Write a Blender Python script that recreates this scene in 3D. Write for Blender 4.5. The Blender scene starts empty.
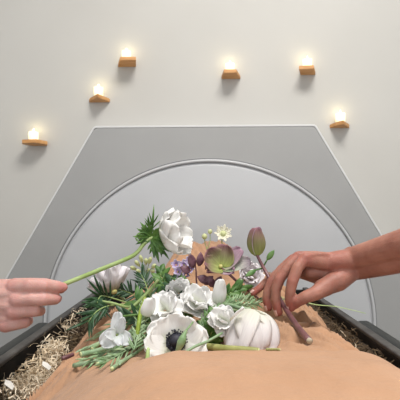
import bpy, bmesh, math, random
from mathutils import Vector, Matrix, Euler, noise
random.seed(7)
R = math.radians
scn = bpy.context.scene
col = scn.collection
FPX = 433.0

# ------------------------------------------------------------------ camera
CAM = Vector((0, 0, 1.15))
CROT = Matrix.Rotation(R(0.26), 3, 'Z') @ Matrix.Rotation(R(92.25), 3, 'X') @ Matrix.Rotation(R(-0.4), 3, 'Z')
cd = bpy.data.cameras.new('camera'); cd.sensor_width = 36; cd.lens = FPX/400*36
cd.clip_start = 0.02
cam = bpy.data.objects.new('camera', cd); col.objects.link(cam)
cam.location = CAM; cam.rotation_euler = CROT.to_euler()
scn.camera = cam

def P(px, py, Y):
    d = CROT @ Vector(((px-200)/FPX, -(py-200)/FPX, -1))
    return CAM + d*(Y/d.y)

# ------------------------------------------------------------------ materials
def new_mat(name):
    m = bpy.data.materials.new(name); m.use_nodes = True
    nt = m.node_tree; b = nt.nodes['Principled BSDF']
    return m, nt, b
def N(nt, t, **k):
    n = nt.nodes.new(t)
    for a, v in k.items(): setattr(n, a, v)
    return n
def mat(name, c1, c2=None, scale=30, rough=.6, bump=0, bscale=None, metal=0, sss=0, stretch=None, detail=4, trans=0, spec=None, sssr=(.01, .004, .002), lo=.35, hi=.65):
    m, nt, b = new_mat(name)
    c1 = (*c1, 1)
    b.inputs['Base Color'].default_value = c1
    b.inputs['Roughness'].default_value = rough
    b.inputs['Metallic'].default_value = metal
    if spec is not None: b.inputs['Specular IOR Level'].default_value = spec
    tc = N(nt, 'ShaderNodeTexCoord'); mp = N(nt, 'ShaderNodeMapping')
    nt.links.new(tc.outputs['Object'], mp.inputs[0])
    if stretch: mp.inputs['Scale'].default_value = stretch
    if c2:
        nz = N(nt, 'ShaderNodeTexNoise'); nz.inputs['Scale'].default_value = scale; nz.inputs['Detail'].default_value = detail
        nt.links.new(mp.outputs[0], nz.inputs['Vector'])
        rp = N(nt, 'ShaderNodeValToRGB'); rp.color_ramp.elements[0].color = c1; rp.color_ramp.elements[1].color = (*c2, 1)
        rp.color_ramp.elements[0].position = lo; rp.color_ramp.elements[1].position = hi
        nt.links.new(nz.outputs[0], rp.inputs[0]); nt.links.new(rp.outputs[0], b.inputs['Base Color'])
    if bump:
        n2 = N(nt, 'ShaderNodeTexNoise'); n2.inputs['Scale'].default_value = bscale or scale; n2.inputs['Detail'].default_value = 5
        nt.links.new(mp.outputs[0], n2.inputs['Vector'])
        bp = N(nt, 'ShaderNodeBump'); bp.inputs['Strength'].default_value = bump; bp.inputs['Distance'].default_value = .002
        nt.links.new(n2.outputs[0], bp.inputs['Height']); nt.links.new(bp.outputs[0], b.inputs['Normal'])
    if sss:
        b.inputs['Subsurface Weight'].default_value = sss
        b.inputs['Subsurface Radius'].default_value = (1, .4, .2); b.inputs['Subsurface Scale'].default_value = sssr[0]
    if trans:
        tr = N(nt, 'ShaderNodeBsdfTranslucent'); mx = N(nt, 'ShaderNodeMixShader'); mx.inputs[0].default_value = trans
        src = b.inputs['Base Color']
        if src.links: nt.links.new(src.links[0].from_socket, tr.inputs[0])
        else: tr.inputs[0].default_value = c1
        out = nt.nodes['Material Output']
        nt.links.new(b.outputs[0], mx.inputs[1]); nt.links.new(tr.outputs[0], mx.inputs[2]); nt.links.new(mx.outputs[0], out.inputs[0])
    return m

def petal_mat(name, base, tip, edge=None, trans=.3, streak=.0):
    """colour runs with the petal's own u (uv.x = across, uv.y = along)"""
    m, nt, b = new_mat(name)
    b.inputs['Roughness'].default_value = .55
    b.inputs['Specular IOR Level'].default_value = .25
    uv = N(nt, 'ShaderNodeTexCoord'); sp = N(nt, 'ShaderNodeSeparateXYZ'); nt.links.new(uv.outputs['UV'], sp.inputs[0])
    rp = N(nt, 'ShaderNodeValToRGB')
    rp.color_ramp.elements[0].color = (*base, 1); rp.color_ramp.elements[1].color = (*tip, 1)
    rp.color_ramp.elements[0].position = .03; rp.color_ramp.elements[1].position = .45
    if edge:
        e = rp.color_ramp.elements.new(.95); e.color = (*edge, 1)
    nt.links.new(sp.outputs['Y'], rp.inputs[0])
    mp = N(nt, 'ShaderNodeMapping'); mp.inputs['Scale'].default_value = (26, 1.5, 1)
    nt.links.new(uv.outputs['UV'], mp.inputs[0])
    nz = N(nt, 'ShaderNodeTexNoise'); nz.inputs['Scale'].default_value = 1; nt.links.new(mp.outputs[0], nz.inputs['Vector'])
    mx = N(nt, 'ShaderNodeMix', data_type='RGBA', blend_type='MULTIPLY')
    r2 = N(nt, 'ShaderNodeValToRGB'); r2.color_ramp.elements[0].position = .3; r2.color_ramp.elements[1].position = .6
    r2.color_ramp.elements[0].color = (1-streak, 1-streak*1.2, 1-streak, 1)
    nt.links.new(nz.outputs[0], r2.inputs[0])
    mx.inputs[0].default_value = 1
    nt.links.new(rp.outputs[0], mx.inputs[6]); nt.links.new(r2.outputs[0], mx.inputs[7])
    nt.links.new(mx.outputs[2], b.inputs['Base Color'])
    bp = N(nt, 'ShaderNodeBump'); bp.inputs['Strength'].default_value = .25; bp.inputs['Distance'].default_value = .0008
    nt.links.new(nz.outputs[0], bp.inputs['Height']); nt.links.new(bp.outputs[0], b.inputs['Normal'])
    tr = N(nt, 'ShaderNodeBsdfTranslucent'); ms = N(nt, 'ShaderNodeMixShader'); ms.inputs[0].default_value = trans
    nt.links.new(mx.outputs[2], tr.inputs[0])
    nt.links.new(b.outputs[0], ms.inputs[1]); nt.links.new(tr.outputs[0], ms.inputs[2])
    nt.links.new(ms.outputs[0], nt.nodes['Material Output'].inputs[0])
    return m

def emit(name, c, s):
    m, nt, b = new_mat(name)
    b.inputs['Base Color'].default_value = (*c, 1)
    b.inputs['Emission Color'].default_value = (*c, 1); b.inputs['Emission Strength'].default_value = s
    return m

M = {}
M['wall'] = mat('wall_plaster', (.50, .487, .455), (.52, .507, .475), 3, .85, .08, 60)
M['floor'] = mat('floor_concrete', (.36, .35, .33), (.42, .41, .39), 5, .6, .1, 40)
M['ceil'] = mat('ceiling_white', (.8, .79, .77), None, 3, .9)
M['hex'] = mat('grey_panel', (.315, .313, .307), (.33, .328, .322), 6, .55, .03, 200)
M['disc'] = mat('pale_grey_door', (.45, .455, .465), (.475, .48, .49), 5, .42, .03, 120)
M['trim'] = mat('white_edge', (.6, .6, .595), None, rough=.4)
M['ring'] = mat('ring_metal', (.50, .505, .51), None, rough=.35)
M['seal'] = mat('ring_seal', (.2, .2, .205), None, rough=.5)
M['wood'] = mat('ledge_wood', (.56, .27, .09), (.68, .37, .15), 14, .55, .15, 60, stretch=(1, 6, 6))
M['black'] = mat('black_plastic', spec=.2, c1=(.008, .008, .008), c2=(.013, .012, .011), scale=40, rough=.55, bump=.1, bscale=150)
M['lip'] = mat('worn_lip', (.045, .042, .04), (.085, .08, .075), 30, .5, .1, 150, spec=.25)
M['rail'] = mat('rail_black', (.012, .014, .014), (.019, .022, .021), 20, .42, .05, 200, spec=.3)
M['steel'] = mat('trolley_steel', (.35, .35, .36), None, rough=.4, metal=.8)
M['bed'] = mat('dark_bedding', (.022, .014, .008), (.075, .046, .024), 60, .95, .8, 120)
M['straw'] = mat('brown_straw', (.035, .021, .010), (.20, .135, .07), 45, .8)
M['shav'] = mat('pale_shavings', (.66, .52, .34), (.86, .76, .60), 25, .75)
M['chip'] = mat('white_chip', (.85, .83, .78), (.75, .72, .66), 40, .7)
M['stem'] = mat('fresh_stem', (.30, .42, .13), (.44, .56, .24), 40, .5, trans=.15)
M['khaki'] = mat('khaki_stem', (.24, .25, .07), (.36, .36, .13), 60, .55, .2, 200)
M['cut'] = mat('cut_end', (.55, .58, .30), None, rough=.7)
M['blue_stem'] = mat('grey_green_stem', (.20, .33, .17), (.36, .48, .30), 40, .55, .1, 200, trans=.1)
M['bract'] = mat('bract_green', (.035, .115, .018), (.13, .26, .05), 60, .5, trans=.2)
M['dark_leaf'] = mat('dark_leaf', (.012, .045, .016), (.05, .12, .05), 60, .45, trans=.12)
M['mid_leaf'] = mat('mid_leaf', (.05, .15, .03), (.17, .31, .09), 60, .5, trans=.2)
M['pale_leaf'] = mat('pale_leaf', (.20, .34, .15), (.42, .54, .32), 60, .55, trans=.2)
M['lime_leaf'] = mat('lime_leaf', (.25, .38, .03), (.42, .52, .10), 60, .5, trans=.25)
M['purple_stem'] = mat('purple_stem', (.10, .035, .045), (.2, .09, .09), 40, .4)
M['purple_cut'] = mat('purple_cut_end', (.45, .40, .30), None, rough=.7)
M['purple_leaf'] = mat('purple_leaf', (.10, .035, .055), (.22, .10, .13), 60, .5, trans=.2)
M['white'] = petal_mat('white_petal', (.80, .82, .70), (.93, .925, .91), None, .3, .04)
M['white_g'] = petal_mat('white_petal_green_base', (.62, .66, .42), (.93, .925, .90), None, .3, .05)
M['white_p'] = petal_mat('white_petal_pink_veined', (.50, .42, .26), (.88, .84, .85), (.95, .93, .94), .25, .22)
M['white_s'] = petal_mat('white_petal_sheer', (.88, .88, .78), (.92, .90, .89), (.90, .87, .88), .45, .08)
M['glassy'] = petal_mat('sheer_petal', (.80, .84, .80), (.86, .88, .89), None, .5, .06)
M['cream'] = petal_mat('cream_petal', (.72, .76, .42), (.90, .88, .74), None, .3, .05)
M['hellebore'] = petal_mat('hellebore_sepal', (.42, .50, .14), (.36, .36, .16), (.34, .17, .19), .3, .25)
M['hellebore_p'] = petal_mat('hellebore_sepal_purple', (.50, .55, .34), (.52, .40, .44), (.50, .32, .40), .3, .25)
M['hellebore_g'] = petal_mat('hellebore_sepal_pale', (.38, .50, .26), (.56, .62, .48), (.52, .44, .48), .3, .25)
M['lilac'] = petal_mat('lilac_petal', (.45, .30, .55), (.62, .52, .74), (.78, .72, .84), .25, .15)
M['anther'] = mat('black_anther', (.006, .006, .014), (.02, .02, .035), 80, .6)
M['olive'] = mat('olive_centre', (.45, .40, .12), (.6, .55, .25), 90, .7)
M['flame'] = emit('flame', (1, .86, .55), 14)
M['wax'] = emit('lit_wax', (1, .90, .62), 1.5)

def glass_mat():
    m, nt, b = new_mat('candle_glass')
    b.inputs['Base Color'].default_value = (1, .98, .93, 1)
    b.inputs['Transmission Weight'].default_value = 1; b.inputs['Roughness'].default_value = .25; b.inputs['IOR'].default_value = 1.2
    return m
M['glass'] = mat('frosted_glass', (.97, .95, .9), None, rough=.3, trans=.8)

def skin_mat(name, c1, c2, c3, fine):
    m, nt, b = new_mat(name)
    tc = N(nt, 'ShaderNodeTexCoord')
    nz = N(nt, 'ShaderNodeTexNoise'); nz.inputs['Scale'].default_value = 38; nz.inputs['Detail'].default_value = 5
    nt.links.new(tc.outputs['Object'], nz.inputs['Vector'])
    rp = N(nt, 'ShaderNodeValToRGB')
    rp.color_ramp.elements[0].color = (*c1, 1); rp.color_ramp.elements[1].color = (*c2, 1)
    rp.color_ramp.elements[0].position = .33; rp.color_ramp.elements[1].position = .66
    nt.links.new(nz.outputs[0], rp.inputs[0])
    at = N(nt, 'ShaderNodeAttribute'); at.attribute_name = 'blush'
    mx = N(nt, 'ShaderNodeMix', data_type='RGBA'); nt.links.new(at.outputs['Fac'], mx.inputs[0])
    nt.links.new(rp.outputs[0], mx.inputs[6]); mx.inputs[7].default_value = (*c3, 1)
    nt.links.new(mx.outputs[2], b.inputs['Base Color'])
    b.inputs['Roughness'].default_value = .48; b.inputs['Specular IOR Level'].default_value = .35
    b.inputs['Subsurface Weight'].default_value = .25; b.inputs['Subsurface Radius'].default_value = (1, .35, .2); b.inputs['Subsurface Scale'].default_value = .005
    vo = N(nt, 'ShaderNodeTexVoronoi'); vo.inputs['Scale'].default_value = fine
    n2 = N(nt, 'ShaderNodeTexNoise'); n2.inputs['Scale'].default_value = 120; n2.inputs['Detail'].default_value = 6
    nt.links.new(tc.outputs['Object'], vo.inputs['Vector']); nt.links.new(tc.outputs['Object'], n2.inputs['Vector'])
    ad = N(nt, 'ShaderNodeMath', operation='ADD'); nt.links.new(vo.outputs['Distance'], ad.inputs[0]); nt.links.new(n2.outputs[0], ad.inputs[1])
    bp = N(nt, 'ShaderNodeBump'); bp.inputs['Strength'].default_value = .35; bp.inputs['Distance'].default_value = .001
    nt.links.new(ad.outputs[0], bp.inputs['Height']); nt.links.new(bp.outputs[0], b.inputs['Normal'])
    return m
M['skin_pink'] = skin_mat('skin_pink', (.50, .27, .235), (.60, .37, .325), (.54, .20, .185), 500)
M['skin_tan'] = skin_mat('skin_tan', (.285, .118, .085), (.385, .178, .13), (.36, .095, .078), 500)
M['nail'] = mat('fingernail', (.62, .38, .33), None, rough=.3)
M['sleeve_a'] = mat('sleeve_grey', (.12, .12, .13), (.16, .16, .17), 60, .9, .3, 300)
M['sleeve_b'] = mat('sleeve_blue', (.10, .12, .16), (.14, .16, .2), 60, .9, .3, 300)

def linen():
    m, nt, b = new_mat('tan_linen')
    tc = N(nt, 'ShaderNodeTexCoord')
    nz = N(nt, 'ShaderNodeTexNoise'); nz.inputs['Scale'].default_value = 9; nz.inputs['Detail'].default_value = 6
    nt.links.new(tc.outputs['Object'], nz.inputs['Vector'])
    rp = N(nt, 'ShaderNodeValToRGB'); rp.color_ramp.elements[0].position = .3; rp.color_ramp.elements[1].position = .7
    rp.color_ramp.elements[0].color = (.40, .228, .133, 1); rp.color_ramp.elements[1].color = (.45, .265, .162, 1)
    nt.links.new(nz.outputs[0], rp.inputs[0]); nt.links.new(rp.outputs[0], b.inputs['Base Color'])
    b.inputs['Roughness'].default_value = .9; b.inputs['Specular IOR Level'].default_value = .1
    b.inputs['Sheen Weight'].default_value = .15
    hs = []
    for sc in ((1400, 60, 60), (60, 1400, 60)):
        mp = N(nt, 'ShaderNodeMapping'); mp.inputs['Scale'].default_value = sc; nt.links.new(tc.outputs['Object'], mp.inputs[0])
        n = N(nt, 'ShaderNodeTexNoise'); n.inputs['Scale'].default_value = 1; nt.links.new(mp.outputs[0], n.inputs['Vector']); hs.append(n)
    ad = N(nt, 'ShaderNodeMath', operation='ADD'); nt.links.new(hs[0].outputs[0], ad.inputs[0]); nt.links.new(hs[1].outputs[0], ad.inputs[1])
    n3 = N(nt, 'ShaderNodeTexNoise'); n3.inputs['Scale'].default_value = 38; n3.inputs['Detail'].default_value = 3; nt.links.new(tc.outputs['Object'], n3.inputs['Vector'])
    b1 = N(nt, 'ShaderNodeBump'); b1.inputs['Strength'].default_value = .5; b1.inputs['Distance'].default_value = .008; nt.links.new(n3.outputs[0], b1.inputs['Height'])
    b2 = N(nt, 'ShaderNodeBump'); b2.inputs['Strength'].default_value = .3; b2.inputs['Distance'].default_value = .0008
    nt.links.new(ad.outputs[0], b2.inputs['Height']); nt.links.new(b1.outputs[0], b2.inputs['Normal']); nt.links.new(b2.outputs[0], b.inputs['Normal'])
    return m
M['linen'] = linen()

# ------------------------------------------------------------------ helpers
def tag(o, label=None, cat=None, group=None, kind=None):
    if label: o['label'] = label
    if cat: o['category'] = cat
    if group: o['group'] = group
    if kind: o['kind'] = kind
    return o
def thing(name, label, cat, loc, group=None, rot=None):
    o = bpy.data.objects.new(name, None); col.objects.link(o)
    o.empty_display_size = .02
    o.location = loc
    if rot is not None: o.rotation_euler = rot.to_euler()
    return tag(o, label, cat, group)
def obj(name, bm, m, parent=None, smooth=True, solid=0, mods=None):
    """link bm (in the parent's space when it has one) as one mesh object"""
    me = bpy.data.meshes.new(name)
    bmesh.ops.recalc_face_normals(bm, faces=bm.faces) if not solid else None
    bm.to_mesh(me); bm.free()
    for p in me.polygons: p.use_smooth = smooth
    o = bpy.data.objects.new(name, me); col.objects.link(o)
    for q in (m if isinstance(m, (list, tuple)) else [m]): me.materials.append(q)
    if parent: o.parent = parent
    if solid:
        s = o.modifiers.new('solid', 'SOLIDIFY'); s.thickness = solid; s.offset = 0
    return o
def local(root, pts):
    inv = (Matrix.Translation(root.location) @ root.rotation_euler.to_matrix().to_4x4()).inverted()
    return [inv @ Vector(p) for p in pts]
def box(bm, x0, x1, y0, y1, z0, z1, bev=0):
    r = bmesh.ops.create_cube(bm, size=1)
    for v in r['verts']:
        v.co = Vector((x0+(v.co.x+.5)*(x1-x0), y0+(v.co.y+.5)*(y1-y0), z0+(v.co.z+.5)*(z1-z0)))
    if bev:
        es = list({e for v in r['verts'] for e in v.link_edges})
        bmesh.ops.bevel(bm, geom=es, offset=bev, segments=3, affect='EDGES', profile=.5)
def prism(bm, poly, z0, z1, mi=0):
    a = [bm.verts.new((x, y, z0)) for x, y in poly]; b = [bm.verts.new((x, y, z1)) for x, y in poly]
    n = len(poly); bm.faces.new(a[::-1]); bm.faces.new(b)
    for i in range(n): bm.faces.new((a[i], a[(i+1) % n], b[(i+1) % n], b[i]))
def catmull(pts, per=6):
    pts = [Vector(p) for p in pts]
    if len(pts) < 3:
        return [pts[0].lerp(pts[-1], i/per) for i in range(per+1)]
    q = [pts[0]*2-pts[1]] + pts + [pts[-1]*2-pts[-2]]
    out = []
    for i in range(1, len(q)-2):
        p0, p1, p2, p3 = q[i-1:i+3]
        for k in range(per):
            t = k/per
            out.append(.5*((2*p1)+(p2-p0)*t+(2*p0-5*p1+4*p2-p3)*t*t+(3*p1-p0-3*p2+p3)*t**3))
    out.append(pts[-1]); return out
def tube(bm, pts, r0, r1=None, seg=8, smooth=True, per=6, radii=None, flat=1.0):
    if r1 is None: r1 = r0
    ps = catmull(pts, per) if smooth else [Vector(p) for p in pts]
    n = len(ps); rings = []
    t0 = (ps[1]-ps[0]).normalized()
    u = t0.orthogonal().normalized()
    for i, p in enumerate(ps):
        t = (ps[min(i+1, n-1)]-ps[max(i-1, 0)]).normalized()
        u = (u-t*u.dot(t)).normalized(); w = t.cross(u)
        f = i/(n-1)
        r = r0+(r1-r0)*f
        if radii:
            k = f*(len(radii)-1); a = int(min(k, len(radii)-2)); r = radii[a]+(radii[a+1]-radii[a])*(k-a)
        rings.append([bm.verts.new(p+(u*math.cos(2*math.pi*j/seg)+w*math.sin(2*math.pi*j/seg)*flat)*r) for j in range(seg)])
    for a, b in zip(rings, rings[1:]):
        for j in range(seg): bm.faces.new((a[j], a[(j+1) % seg], b[(j+1) % seg], b[j]))
    bm.faces.new(rings[0][::-1]); bm.faces.new(rings[-1])
def lathe(bm, prof, seg=24):
    rings = []
    for r, z in prof:
        if r < 1e-6: rings.append([bm.verts.new((0, 0, z))])
        else: rings.append([bm.verts.new((r*math.cos(2*math.pi*j/seg), r*math.sin(2*math.pi*j/seg), z)) for j in range(seg)])
    for a, b in zip(rings, rings[1:]):
        for j in range(seg):
            k = (j+1) % seg
            if len(a) == 1 and len(b) == 1: continue
            if len(a) == 1: bm.faces.new((a[0], b[k], b[j]))
            elif len(b) == 1: bm.faces.new((a[j], a[k], b[0]))
            else: bm.faces.new((a[j], a[k], b[k], b[j]))
def sphere(bm, c, r, sub=2, scale=(1, 1, 1)):
    q = bmesh.ops.create_icosphere(bm, subdivisions=sub, radius=r)
    for v in q['verts']: v.co = Vector((v.co.x*scale[0], v.co.y*scale[1], v.co.z*scale[2]))+Vector(c)
def lerp_tab(t, x):
    if x <= t[0][0]: return t[0][1]
    for (a, b), (c, d) in zip(t, t[1:]):
        if x <= c:
            s = (x-a)/(c-a); s = s*s*(3-2*s)
            return b+(d-b)*s
    return t[-1][1]
def sstep(a, b, x):
    s = min(1, max(0, (x-a)/(b-a) if b != a else 0)); return s*s*(3-2*s)
def aim(d, roll=0):
    """rotation taking +Z to d"""
    q = Vector(d).normalized().to_track_quat('Z', 'Y').to_matrix()
    return q @ Matrix.Rotation(R(roll), 3, 'Z')

# ------------------------------------------------------------------ the room
WALL_Y, HEX_Y = 1.60, 1.55
def struct(name, bm, m):
    o = obj(name, bm, m, smooth=False); o['kind'] = 'structure'; return o
b = bmesh.new(); box(b, -3, 3, WALL_Y, WALL_Y+.12, 0, 3); struct('wall_back', b, M['wall'])
b = bmesh.new(); box(b, -3.12, -3, -2.6, WALL_Y+.12, 0, 3); struct('wall_left', b, M['wall'])
b = bmesh.new(); box(b, 3, 3.12, -2.6, WALL_Y+.12, 0, 3); struct('wall_right', b, M['wall'])
b = bmesh.new(); box(b, -3.12, 3.12, -2.6, WALL_Y+.12, -.1, 0); struct('floor', b, M['floor'])
b = bmesh.new(); box(b, -3.12, 3.12, -2.6, WALL_Y+.12, 3, 3.1); struct('ceiling', b, M['ceil'])

# hexagonal vessel front
HC = P(206, 319.5, HEX_Y); S = 224/FPX*HEX_Y
def hexpoly(s, rc=.018, n=6):
    out = []
    for k in range(6):
        a = R(60*k); c = Vector((math.cos(a), math.sin(a)))*s
        tc = rc/math.cos(R(30)); o = c-c.normalized()*tc
        for i in range(n):
            t = a-R(30)+R(60)*i/(n-1); out.append((o.x+rc*math.cos(t), o.y+rc*math.sin(t)))
    return out
hexa = thing('vessel_front', 'large grey hexagonal vessel front with a round door, on the white wall', 'vessel', (HC.x, WALL_Y, HC.z))
dz = WALL_Y-HEX_Y
def stand(bm):                       # prism axis z -> out of the wall (-y)
    bmesh.ops.transform(bm, matrix=Matrix.Rotation(R(90), 4, 'X'), verts=bm.verts)
b = bmesh.new(); prism(b, hexpoly(S-.010), .001, dz-.0005); stand(b); obj('panel', b, M['hex'], hexa, smooth=False)
b = bmesh.new()                      # white edging round the panel
o_, i_ = hexpoly(S), hexpoly(S-.0095, .012)
n = len(o_)
rings = [[b.verts.new((x, y, z)) for x, y in pl] for pl, z in ((o_, .001), (o_, dz-.002), (hexpoly(S-.002), dz), (hexpoly(S-.0075, .013), dz), (i_, dz-.003), (i_, .001))]
for r1, r2 in zip(rings, rings[1:]+rings[:1]):
    for j in range(n): b.faces.new((r1[j], r1[(j+1) % n], r2[(j+1) % n], r2[j]))
stand(b); obj('edge_trim', b, M['trim'], hexa, smooth=False)['label'] = 'white edging of the grey panel'
RR = 163/FPX*HEX_Y; DO = (P(209.5, 324.5, HEX_Y)-HC)
def dshift(bm): bmesh.ops.translate(bm, vec=(DO.x, 0, DO.z), verts=bm.verts)
b = bmesh.new(); lathe(b, [(0, dz+.004), (RR*.5, dz+.004), (RR-.02, dz+.003), (RR-.008, dz+.001), (RR-.006, dz-.01)], 128); stand(b); dshift(b)
obj('round_door', b, M['disc'], hexa)['label'] = 'pale grey round door'
b = bmesh.new(); lathe(b, [(RR-.0068, dz-.004), (RR-.0062, dz+.006), (RR-.004, dz+.009), (RR, dz+.010), (RR+.003, dz+.008), (RR+.005, dz+.003), (RR+.0055, dz-.004)], 160); stand(b); dshift(b)
obj('door_ring', b, M['ring'], hexa)
b = bmesh.new(); lathe(b, [(RR+.0055, dz-.004), (RR+.0056, dz+.0015), (RR+.0085, dz+.0015), (RR+.009, dz-.004)], 160); stand(b); dshift(b)
obj('door_seal', b, M['seal'], hexa)

# ------------------------------------------------------------------ candles on their wooden ledges
LED = [  # outline: (px along the wall or front, depth fraction), y of the wall edge underside, candle x, label bits
    (dict(c=34, yb=146, poly=[(33, 0), (47, 0), (47.5, .35), (36, 1), (22, .9), (22, .55)], cx=33.5), 'leftmost and lowest at left, low beside the slanting panel edge', 'parallelogram', 'at far left'),
    (dict(c=99, yb=102.5, poly=[(89, 0), (110, 0), (109, .15), (97.5, 1), (90, .25)], cx=98.5), 'second from the left, just above the panel corner', 'pointed', 'above the left panel corner'),
    (dict(c=127, yb=67, poly=[(118, 0), (136, 0), (136, 1), (120, 1)], cx=126.5), 'highest in the left group of three', 'square ended', 'highest in the left group'),
    (dict(c=231, yb=79, poly=[(221.5, 0), (240.5, 0), (236.5, 1), (224, 1)], cx=230), 'nearest the middle of the wall', 'tapered', 'nearest the middle'),
    (dict(c=307, yb=75, poly=[(300.5, 0), (315.5, 0), (314, 1), (299, .9)], cx=307.5), 'higher of the two on the right', 'skewed', 'highest on the right'),
    (dict(c=340, yb=128, poly=[(329.5, 0), (349.5, 0), (349, .15), (343.5, 1), (336, .55)], cx=340.5), 'rightmost, beside the sloping right panel edge', 'pointed', 'at far right'),
]
DEP, TH = .070, .013
for L, where, shp, wshort in LED:
    w = P(L['c'], L['yb'], WALL_Y)
    led = thing('wall_ledge', f'{shp} orange wood candle ledge, {where}', 'shelf', (w.x, WALL_Y, w.z), 'wooden candle ledges on the wall')
    b = bmesh.new()
    poly = []
    for px, fr in L['poly']:
        y = WALL_Y-fr*DEP
        q = P(px, L['yb'], y); poly.append((q.x-w.x, y-WALL_Y))
    prism(b, poly, 0, TH)
    bmesh.ops.recalc_face_normals(b, faces=b.faces)
    bmesh.ops.bevel(b, geom=b.edges[:], offset=.0012, segments=2, affect='EDGES')
    obj('board', b, M['wood'], led, smooth=False)
    cy = WALL_Y-.030
    cx = P(L['cx'], L['yb'], cy).x
    can = thing('votive_candle', f'lit white votive candle on the {shp} wall ledge {wshort}', 'candle', (cx, cy, w.z+TH), 'lit candles on the wall ledges')
    b = bmesh.new(); lathe(b, [(0, 0), (.0155, 0), (.0165, .002), (.0175, .034), (.0168, .0342), (.0158, .003), (0, .0025)], 24); obj('glass_cup', b, M['glass'], can)
    b = bmesh.new(); lathe(b, [(0, .003), (.0150, .003), (.0155, .020), (.012, .0215), (0, .0205)], 24); obj('wax', b, M['wax'], can)
    b = bmesh.new(); tube(b, [(0, 0, .020), (.0003, 0, .0235), (0, 0, .026)], .0006, .0005, 6); obj('wick', b, M['anther'], can)
    b = bmesh.new(); lathe(b, [(0, .024), (.003, .027), (.0042, .031), (.0032, .037), (.0012, .043), (0, .046)], 16); obj('flame', b, M['flame'], can)
    ld = bpy.data.lights.new('candle_light', 'POINT'); ld.color = (1, .84, .42); ld.energy = .019; ld.shadow_soft_size = .012
    lo = bpy.data.objects.new('candle_light', ld); col.objects.link(lo); lo.location = (cx, cy-.004, w.z+TH+.052)

# ------------------------------------------------------------------ the body under its shroud
H0 = [(-.22, .26), (-.08, .20), (.1, .165), (.28, .143), (.40, .137), (.46, .142), (.54, .172), (.62, .184), (.75, .182), (.88, .168), (.97, .140), (1.05, .105), (1.13, .074), (1.19, .072), (1.25, .095), (1.32, .2), (1.36, .27)]
HN = [(-.22, .26), (.1, .185), (.35, .178), (.5, .182), (.62, .188), (.75, .186), (.88, .175), (.97, .155), (1.05, .13), (1.13, .11), (1.2, .11), (1.32, .22), (1.36, .27)]
BED = .30
def wrinkle(x, y):
    a = x+.018
    side = sstep(.07, .2, abs(a))
    wx = noise.noise(Vector((x*6, y*4, 1.3)))*.045
    s = 1 if a > 0 else -1
    # folds that run away along the body and in towards its middle
    q = (x+wx)*.86+y*s*.45
    f1 = noise.noise(Vector((q*26, (y-x*s)*5, 3.1)))
    f1 = (1-min(1, abs(f1)*2.6))**1.5
    f3 = noise.noise(Vector((q*60+2, (y-x*s)*9, 12.4)))
    f3 = (1-min(1, abs(f3)*2.4))**1.5
    f2 = noise.noise(Vector((x*14, y*8, 9.4)))
    f4 = noise.noise(Vector((x*34+wx*80, y*40, 7.7)))
    far = sstep(.5, .62, y)
    ff = sstep(.95, 1.05, y)
    return side*far*(.026*f1+.012*f3)+.005*f2*(.35+.65*far)+.0016*f4+ff*.010*f3
def cloth_h(x, y):
    k = sstep(-.16, -.02, x)
    h = lerp_tab(H0, y)*k+lerp_tab(HN, y)*(1-k)
    hw_l, hw_r = .255, .29
    if y > .95:
        t = sstep(.95, 1.15, y); hw_l += (.17-hw_l)*t; hw_r += (.185-hw_r)*t
    if y < .66: hw_r = .29+.035*sstep(.66, .54, y)
    e = hw_r if x > 0 else hw_l
    inner = .10 if y < .9 else .10-.06*sstep(.9, 1.1, y)
    if x > 0: inner += .055*sstep(.72, .54, y)
    s = min(1.25, max(0, (abs(x)-inner)/(e-inner)))
    s = s*s*(1.6-.6*s) if s < 1 else 1+(s-1)*1.5
    return h+(BED-h)*s*.92-wrinkle(x, y)*(1 if s < 1 else max(0, 1-(s-1)*5))
def ground(x, y):
    return CAM.z-cloth_h(x, y)
def hit(px, py, y0=.46):
    y = y0
    while y < 1.34:
        p = P(px, py, y)
        if p.z < ground(p.x, y) and abs(p.x) < .3: return y
        y += .004
    return 1.3
def G(px, py, lift=.004, Y=None):
    """a point on (or resting just over) the cloth seen at this spot"""
    yh = hit(px, py)
    if Y is not None: yh = min(yh, Y)
    p = P(px, py, yh)
    g = ground(p.x, p.y)+lift
    if p.z < g: p.z = g
    return p
shroud = thing('shrouded_body', 'body wrapped in a tan linen shroud lying on straw in the black tray', 'shrouded body', (0, .57, CAM.z-.36))
b = bmesh.new()
nx, ny = 190, 400
X0, X1, Y0, Y1 = -.275, .325, -.22, 1.36
gv = [[b.verts.new((X0+(X1-X0)*i/nx, Y0+(Y1-Y0)*j/ny-.57, ground(X0+(X1-X0)*i/nx, Y0+(Y1-Y0)*j/ny)-(CAM.z-.36))) for i in range(nx+1)] for j in range(ny+1)]
for j in range(ny):
    for i in range(nx): b.faces.new((gv[j][i], gv[j][i+1], gv[j+1][i+1], gv[j+1][i]))
# closed underside, lying in the bedding
ring = [gv[0][i] for i in range(nx+1)]+[gv[j][nx] for j in range(1, ny+1)]+[gv[ny][i] for i in range(nx-1, -1, -1)]+[gv[j][0] for j in range(ny-1, 0, -1)]
low = [b.verts.new((v.co.x*.96, v.co.y*.98, .02)) for v in ring]
for i in range(len(ring)):
    k = (i+1) % len(ring); b.faces.new((ring[i], low[i], low[k], ring[k]))
b.faces.new(low)
obj('shroud', b, M['linen'], shroud)

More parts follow.
